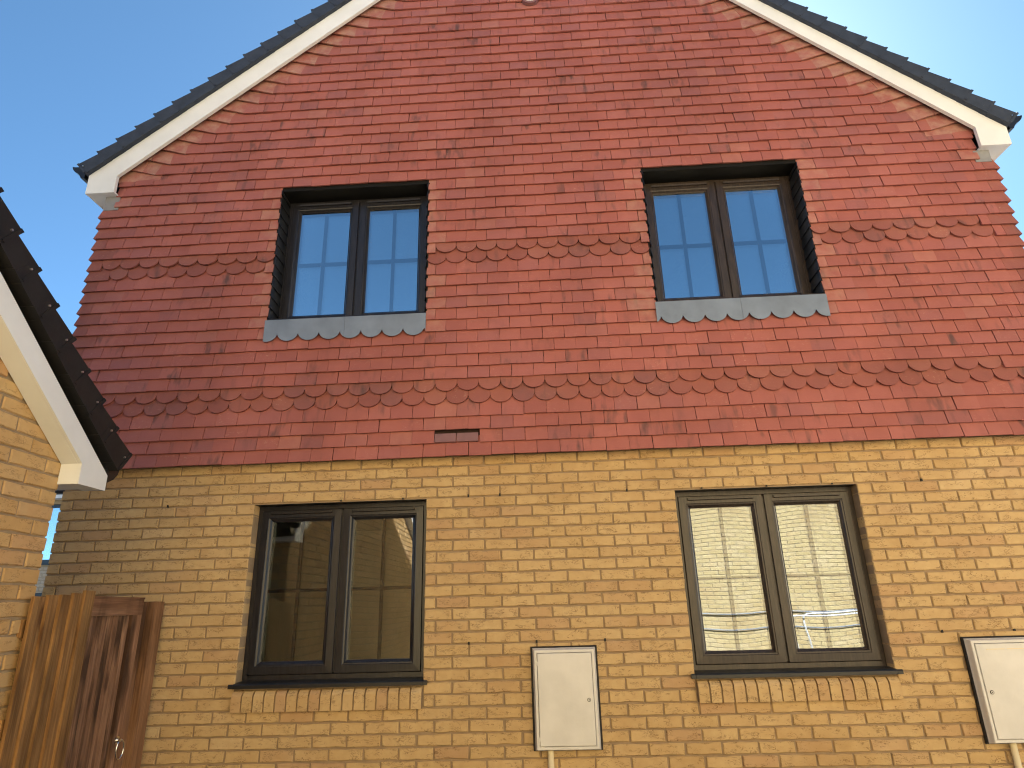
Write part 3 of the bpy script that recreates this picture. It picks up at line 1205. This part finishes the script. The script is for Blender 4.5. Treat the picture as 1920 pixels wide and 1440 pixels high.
# bargeboard, soffit and box end
GD = .112
mb = MB()
mb.prism_x([(-1.247, 2.142), (-1.455, 2.142), (-1.455, 2.247), (GYR, 2.752 - GS * (GYR + 2.121)), (GYR, top_at(GYR + 1e-6)), (-1.2475, top_at(-1.2475))], GX + GD - .022, GX + GD)
obj('bargeboard', mb, M['white'], gar)
mb = MB()
mb.prism_x([(2 * GYR + 1.247, 2.142), (2 * GYR + 1.455, 2.142), (2 * GYR + 1.455, 2.247), (GYR - .001, 2.752 - GS * (GYR + 2.121)), (GYR - .001, top_at(GYR + 1e-6)), (2 * GYR + 1.2475, top_at(-1.2475))], GX + GD - .022, GX + GD)
obj('bargeboard', mb, M['white'], gar)
for q in (1, -1):
    mb = MB()
    mp = (lambda y: y) if q == 1 else (lambda y: 2 * GYR - y)
    lowz = lambda Y: 2.752 - GS * (Y + 2.121)
    ya, yb = -1.456, GYR + .002
    mb.prism_x([(mp(ya), lowz(ya) + .010), (mp(yb), lowz(yb) + .010), (mp(yb), lowz(yb) + .024), (mp(ya), lowz(ya) + .024)], GX + .003, GX + GD - .0225)
    obj('soffit', mb, M['white'], gar)
    mb = MB()
    y0, y1 = sorted((mp(-1.454), mp(-1.249)))
    mb.box(GX + .002, GX + GD - .0225, y0, y1, 2.1435, 2.26)
    obj('eaves_box', mb, M['white'], gar)
    mb = MB()
    y0, y1 = sorted((mp(-1.43), mp(-1.27)))
    mb.box(-6.0, GX + .0015, y0, y1, 2.150, 2.26)
    obj('eaves_box', mb, M['white'], gar)
    mb = MB()
    s = q
    gy0 = mp(-1.252)
    pts = [(gy0 + s * p, 2.262 + z) for p, z in [(0, -.075), (0, .03), (.10, .036), (.112, .03), (.105, -.01), (.075, -.045), (.03, -.07)]]
    mb.prism_x(pts, -6.0, GX + .10)
    obj('gutter', mb, M['black_plastic'], gar)

def gverge(q):
    o = (-1.205, 2.262) if q == 1 else (2 * GYR + 1.205, 2.262)
    verge(1 if q == 1 else -1, gar, o, GS, 22, .186, 'y', GX + GD + .030, GX - .15, M['verge_black'], .118, 'verge_tile_cap')
gverge(1)
gverge(-1)
mb = MB()
for q in (1, -1):
    mp = (lambda y: y) if q == 1 else (lambda y: 2 * GYR - y)
    mb.prism_x([(mp(-1.19), 2.262), (mp(GYR), 2.262 - GS * (GYR + 1.19)), (mp(GYR), 2.38 - GS * (GYR + 1.19)), (mp(-1.19), 2.38)], -6.0, GX - .151)
obj('roof', mb, M['verge_black'], gar)

# ------------------------------------------------------------------ fence infill, gate, post
fence = thing('fence', 'new orange-brown vertical board fence beside the yellow brick corner', 'fence')
rg = random.Random(2)
ys = [-1.495, -1.405, -1.320, -1.236, -1.152, -1.062]
tops = [1.600, 1.608, 1.618, 1.627, 1.637]
for i in range(5):
    y0, y1 = ys[i], ys[i + 1]
    mb = MB()
    xo = -1.580
    # feather edge: thick edge overlaps the next board
    zt = tops[i] + rg.uniform(-.004, .003)
    mb.prism_z([(xo + .006, y0), (xo - .012, y0), (xo - .020, y1 + .010), (xo - .012, y1 + .010)], .03, zt)
    obj('fence_board', mb, M['fence'], fence)
for z in (.4, 1.0, 1.42):
    mb = MB()
    mb.prism_x([(ys[0], z), (ys[-1] - .01, z), (ys[-1] - .01, z + .08), (ys[0], z + .08)], -1.645, -1.604)
    obj('rail', mb, M['fence'], fence)
mb = MB()
mb.box(-1.70, -1.6405, -1.16, -1.070, 0, 1.59)
obj('post', mb, M['fence'], fence)

gate = thing('gate', 'dark weathered ledged wooden gate with ring handle between fence and house', 'gate')
GXF = -1.80
GY0, GY1, GT = -1.055, -.268, 1.612
fr = MB()
fr.box(GXF - .045, GXF, GY1 - .095, GY1, .06, GT - .0965)
obj('stile', fr, M['gate'], gate)
fr = MB()
fr.box(GXF - .045, GXF, GY0, GY0 + .095, .06, GT - .0965)
obj('stile', fr, M['gate'], gate)
fr = MB()
fr.box(GXF - .045, GXF + .001, GY0, GY1, GT - .096, GT)
fr.box(GXF - .044, GXF + .004, GY0 - .002, GY1 + .003, GT, GT + .012)
obj('top_rail', fr, M['gate_h'], gate)
yb = GY1 - .096
k = 0
while yb > GY0 + .10:
    y1 = yb
    y0 = max(yb - .051, GY0 + .096)
    mb = MB()
    xf = GXF - .016
    mb.prism_z([(xf - .014, y0 + .0005), (xf, y0 + .010), (xf + rg.uniform(-.0005, .002), y1 - .010), (xf - .014, y1 - .0005), (xf - .024, y1 - .0005), (xf - .024, y0 + .0005)], .065, GT - .098)
    obj('gate_board', mb, M['gate'], gate)
    yb = y0
    k += 1
# ring handle
hd = MB()
hy, hz = -.325, .805
n = 14
hd.prism_x([(hy + .022 * math.cos(2 * math.pi * i / n), hz + .022 * math.sin(2 * math.pi * i / n)) for i in range(n)], GXF, GXF + .008)
hd.prism_x([(hy + .010 * math.cos(2 * math.pi * i / n), hz + .010 * math.sin(2 * math.pi * i / n)) for i in range(n)], GXF + .008, GXF + .026)
hobj = obj('handle', hd, M['chrome'], gate)
rgm = MB()
cy, cz = hy + .012, hz - .052
rgm.tube([(GXF + .022 + .004 * math.sin(a * math.pi / 12), cy + .030 * math.sin(a * math.pi / 12), cz + .052 * math.cos(a * math.pi / 12)) for a in range(25)], .0042, 8)
obj('ring', rgm, M['chrome'], hobj, True)

post = MB()
post.box(GXF - .07, GXF + .018, -.176, -.060, 0, 1.600)
post.box(GXF - .07, GXF - .030, -.262, -.177, 0, 1.598)
po = obj('gate_post', post, M['post'])
po['label'] = 'brown wooden gate post fixed against the buff brick house wall'
po['category'] = 'post'

# ------------------------------------------------------------------ meter boxes
def meter_box(x0, z0, w, h, lock_side, pipe_x, label):
    t = thing('meter_box', label, 'meter box', 'meter boxes on the house wall')
    yb, yf = -.006, -.066
    ins = .012
    mb = MB()
    mb.ring(x0 - .013, x0 + w + .013, z0 - .003, z0 + h + .010, [(0, -.0005), (0, -.012), (.004, -.016), (.020, -.014), (.022, -.0005)])
    obj('seal', mb, M['seal'], t)
    mb = MB()
    mb.ring(x0, x0 + w, z0, z0 + h, [(0, -.002), (0, -.020), (.004, -.030), (ins - .003, yf + .004), (ins, yf), (.026, yf), (.028, yf + .004), (.028, yf + .02), (.02, -.002)])
    obj('body', mb, M['cream'], t)
    d0, d1, e0, e1 = x0 + .0302, x0 + w - .0302, z0 + .0302, z0 + h - .0302
    mb = MB()
    mb.ring(d0, d1, e0, e1, [(0, yf + .018), (0, yf - .001), (.003, yf - .004), (.006, yf - .004), (.006, yf + .018)])
    # face of the door, very slightly bowed
    nx, nz = 8, 10
    vs, fs = [], []
    a0, a1, c0, c1 = d0 + .006, d1 - .006, e0 + .006, e1 - .006
    for i in range(nx + 1):
        for k in range(nz + 1):
            u, v = i / nx * 2 - 1, k / nz * 2 - 1
            vs.append((a0 + (a1 - a0) * i / nx, yf - .004 - .0035 * (1 - u * u) * (1 - v ** 4), c0 + (c1 - c0) * k / nz))
    for i in range(nx):
        for k in range(nz):
            q = i * (nz + 1) + k
            fs.append((q, q + nz + 1, q + nz + 2, q + 1))
    mb.add(vs, fs)
    door = obj('door', mb, M['cream'], t)
    lx = d1 - .030 if lock_side > 0 else d0 + .030
    lz = z0 + h * .485
    lk = MB()
    n = 16
    lk.prism_y([(lx + .0115 * math.cos(2 * math.pi * i / n), lz + .0115 * math.sin(2 * math.pi * i / n)) for i in range(n)], yf - .0085, yf + .002, 1)
    lk.prism_y([(lx + .0085 * math.cos(2 * math.pi * i / n), lz + .0085 * math.sin(2 * math.pi * i / n)) for i in range(n)], yf - .0095, yf - .0084, 0)
    lk.prism_y([(lx + .0075 * math.cos(2 * math.pi * i / n), lz + .0075 * math.sin(2 * math.pi * i / n)) for i in range(n)], yf - .0098, yf - .0094, 0)
    lk.prism_y([(lx + .0038 * math.cos(2 * math.pi * i / n), lz + .0038 * math.sin(2 * math.pi * i / n)) for i in range(n)], yf - .0103, yf - .0096, 1)
    obj('lock', lk, [M['cream'], M['seal']], door)
    hx = x0 + .022 if lock_side > 0 else x0 + w - .032
    for hz in (z0 + h * .83, z0 + h * .10):
        hg = MB()
        hg.box(hx, hx + .012, yf - .004, yf + .01, hz, hz + .022)
        obj('hinge', hg, M['cream'], t)
    if lock_side < 0:
        for (xa, xb) in ((.09, .20), (.215, .33)):
            sl_ = MB()
            sl_.box(x0 + xa, x0 + xb, yf - .0078, yf - .004, z0 + h - .064, z0 + h - .060)
            obj('vent_slot', sl_, M['cream_pipe'], door)
    pm = MB()
    pm.tube([(pipe_x, -.030, z0 + .004), (pipe_x, -.030, .02)], .0185, 14)
    obj('conduit', pm, M['cream_pipe'], t, True)
    return t

meter_box(.722, HZ - 1.598, .408, .592, 1, .815, 'cream meter box with lock at its right edge, between the two lower windows')
meter_box(3.470, HZ - 1.604, .410, .592, -1, 3.60, 'cream meter box with lock at its left edge, at the right edge of the photo')

# ------------------------------------------------------------------ house opposite (seen in the lower windows)
opp = thing('brick_house', 'pale yellow brick house opposite, seen reflected in the lower windows', 'house')
OY = -8.4
mb = MB()
mb.box(-14.0, 18.0, OY - 6.0, OY - .0075, 0, 6.6)  # unseen height and width enlarged to bounce more sunlight onto the house front
ow = obj('wall', mb, M['pmortar'], opp)
Ro = Matrix.Translation((0, OY, 0)) @ Matrix.Rotation(math.radians(180), 4, 'Z')
oc = []
for n in range(0, 87):
    zb = .012 + .075 * n
    x0 = -14.0 + (0 if n % 2 else -.1125)
    while x0 < 17.9:
        w = .215
        xa = max(x0, -14.0)
        ww = x0 + .215 - xa
        cxm = xa + ww / 2
        if ww > .05 and not (8.6 < cxm < 9.9 and 1.0 < zb < 2.3) and not (8.6 < cxm < 9.9 and 3.4 < zb < 4.6):
            oc.append((-(xa + ww), zb, round(ww, 3), .065, .012))
        x0 += .225
lay_bricks(oc, ow, M['pale_brick'], M['pale_brick'], 'brick', Ro, 0)
for z in (1.0, 3.4):
    mb = MB()
    mb.ring(8.66, 9.84, z + .05, z + 1.25, [(0, OY - .004), (0, OY + .02), (.06, OY + .02), (.06, OY - .004)])
    wf = obj('window', mb, M['frame_black'], opp)
    mb = MB()
    mb.box(8.72, 9.78, OY - .004, OY + .003, z + .11, z + 1.19)
    obj('pane', mb, M['black_plastic'], wf)
mb = MB()
mb.prism_x([(OY + .30, 6.62), (OY - 3.0, 8.6), (OY - 3.0, 8.75), (OY + .30, 6.76)], -14.3, 18.3)
mb.prism_x([(OY - 6.30, 6.62), (OY - 3.0, 8.6), (OY - 3.0, 8.75), (OY - 6.30, 6.76)], -14.3, 18.3)
mb.prism_x([(OY - .1, 6.6), (OY - 5.9, 6.6), (OY - 3.0, 8.5)], -13.98, 17.98)
obj('roof', mb, M['roof_tile'], opp)

for z in (1.06, 1.33):
    mb = MB()
    mb.tube([(2.0, OY + .03, z), (9.0, OY + .03, z + .02)], .009, 8)
    obj('cable', mb, M['lead'], opp)

bar = thing('barrier', 'white tubular barrier standing outside, seen reflected in the lower right window', 'barrier')
def hoop(x0, x1, y, zt, r):
    pts = [(x0 + .10, y, 0.0), (x0 + .02, y, zt - .16), (x0 + .03, y, zt - .06), (x0 + .09, y, zt - .01), (x0 + .18, y, zt)]
    pts += [(x1 - .18, y, zt + .02), (x1 - .09, y, zt + .01), (x1 - .03, y, zt - .05), (x1 - .02, y, zt - .15), (x1 - .10, y, 0.0)]
    m_ = MB()
    m_.tube(pts, r, 8)
    return m_
obj('rail', hoop(4.60, 6.75, -6.00, 1.30, .012), M['white'], bar, True)
obj('rail', hoop(4.82, 6.60, -6.06, 1.34, .012), M['white'], bar, True)
m_ = MB()
m_.box(4.62, 4.96, -6.09, -5.97, 0.0, .02)
m_.box(6.45, 6.75, -6.09, -5.97, 0.0, .02)
obj('foot', m_, M['white'], bar)

# ------------------------------------------------------------------ far house through the gap
FY = 9.0 + 1.2
far = thing('far_house', 'distant pale brick house glimpsed in the gap between the two buildings', 'house')
FX0, FX1 = -13.5, -6.5
mb = MB()
wall_strips(mb, FX0, FX1, 0, 4.34, FY + .008, FY + .30, [(-12.1, -10.55, 2.80, 4.16)])
mb.box(FX0, FX1, FY + .32, FY + 6, 0, 4.34)
fw = obj('wall', mb, M['pmortar'], far)
fc = []
for n in range(0, 58):
    zb = .012 + .075 * n
    x0 = FX0 + (0 if n % 2 else .1125)
    while x0 < FX1 - .2:
        if not (x0 + .215 > -12.1 and x0 < -10.55 and 2.7 < zb < 4.14) and zb < 4.2:
            fc.append((x0, zb, .215, .065, .011))
        x0 += .225
lay_bricks(fc, fw, M['grey_brick'], M['grey_brick'], 'brick', Matrix.Translation((0, FY, 0)), 0)
mb = MB()
mb.ring(-12.09, -10.56, 2.81, 4.15, [(0, FY + .10), (0, FY + .03), (.07, FY + .03), (.07, FY + .10)])
wf = obj('window', mb, M['frame_black'], far)
mb = MB()
mb.box(-12.02, -10.63, FY + .06, FY + .07, 2.88, 4.08)
obj('pane', mb, M['glass_up'], wf)
mb = MB()
mb.box(-12.14, -10.51, FY - .04, FY + .10, 2.755, 2.805)
obj('window_sill', mb, M['black_plastic'], wf)
mb = MB()
mb.box(FX0, FX1, FY - .02, FY + .007, 2.02, 2.14)
obj('band', mb, M['black_plastic'], far)
mb = MB()
mb.box(FX0 - .2, FX1 + .2, FY - .30, FY - .28, 4.245, 4.40)
mb.box(FX0 - .2, FX1 + .2, FY - .279, FY + .1, 4.26, 4.275)
obj('fascia', mb, M['white'], far)
mb = MB()
mb.prism_x([(FY - .302, 4.33), (FY - .302, 4.44), (FY - .41, 4.45), (FY - .415, 4.40), (FY - .36, 4.345)], FX0 - .2, FX1 + .2)
obj('gutter', mb, M['black_plastic'], far)
mb = MB()
mb.prism_x([(FY - .30, 4.42), (FY + 3.0, 6.7), (FY + 6.3, 4.42)], FX0 - .2, FX1 + .2)
obj('roof', mb, M['roof_tile'], far)

print('HOUSE APEX', APX, APZ, len(plain), len(clubs), len(verges))
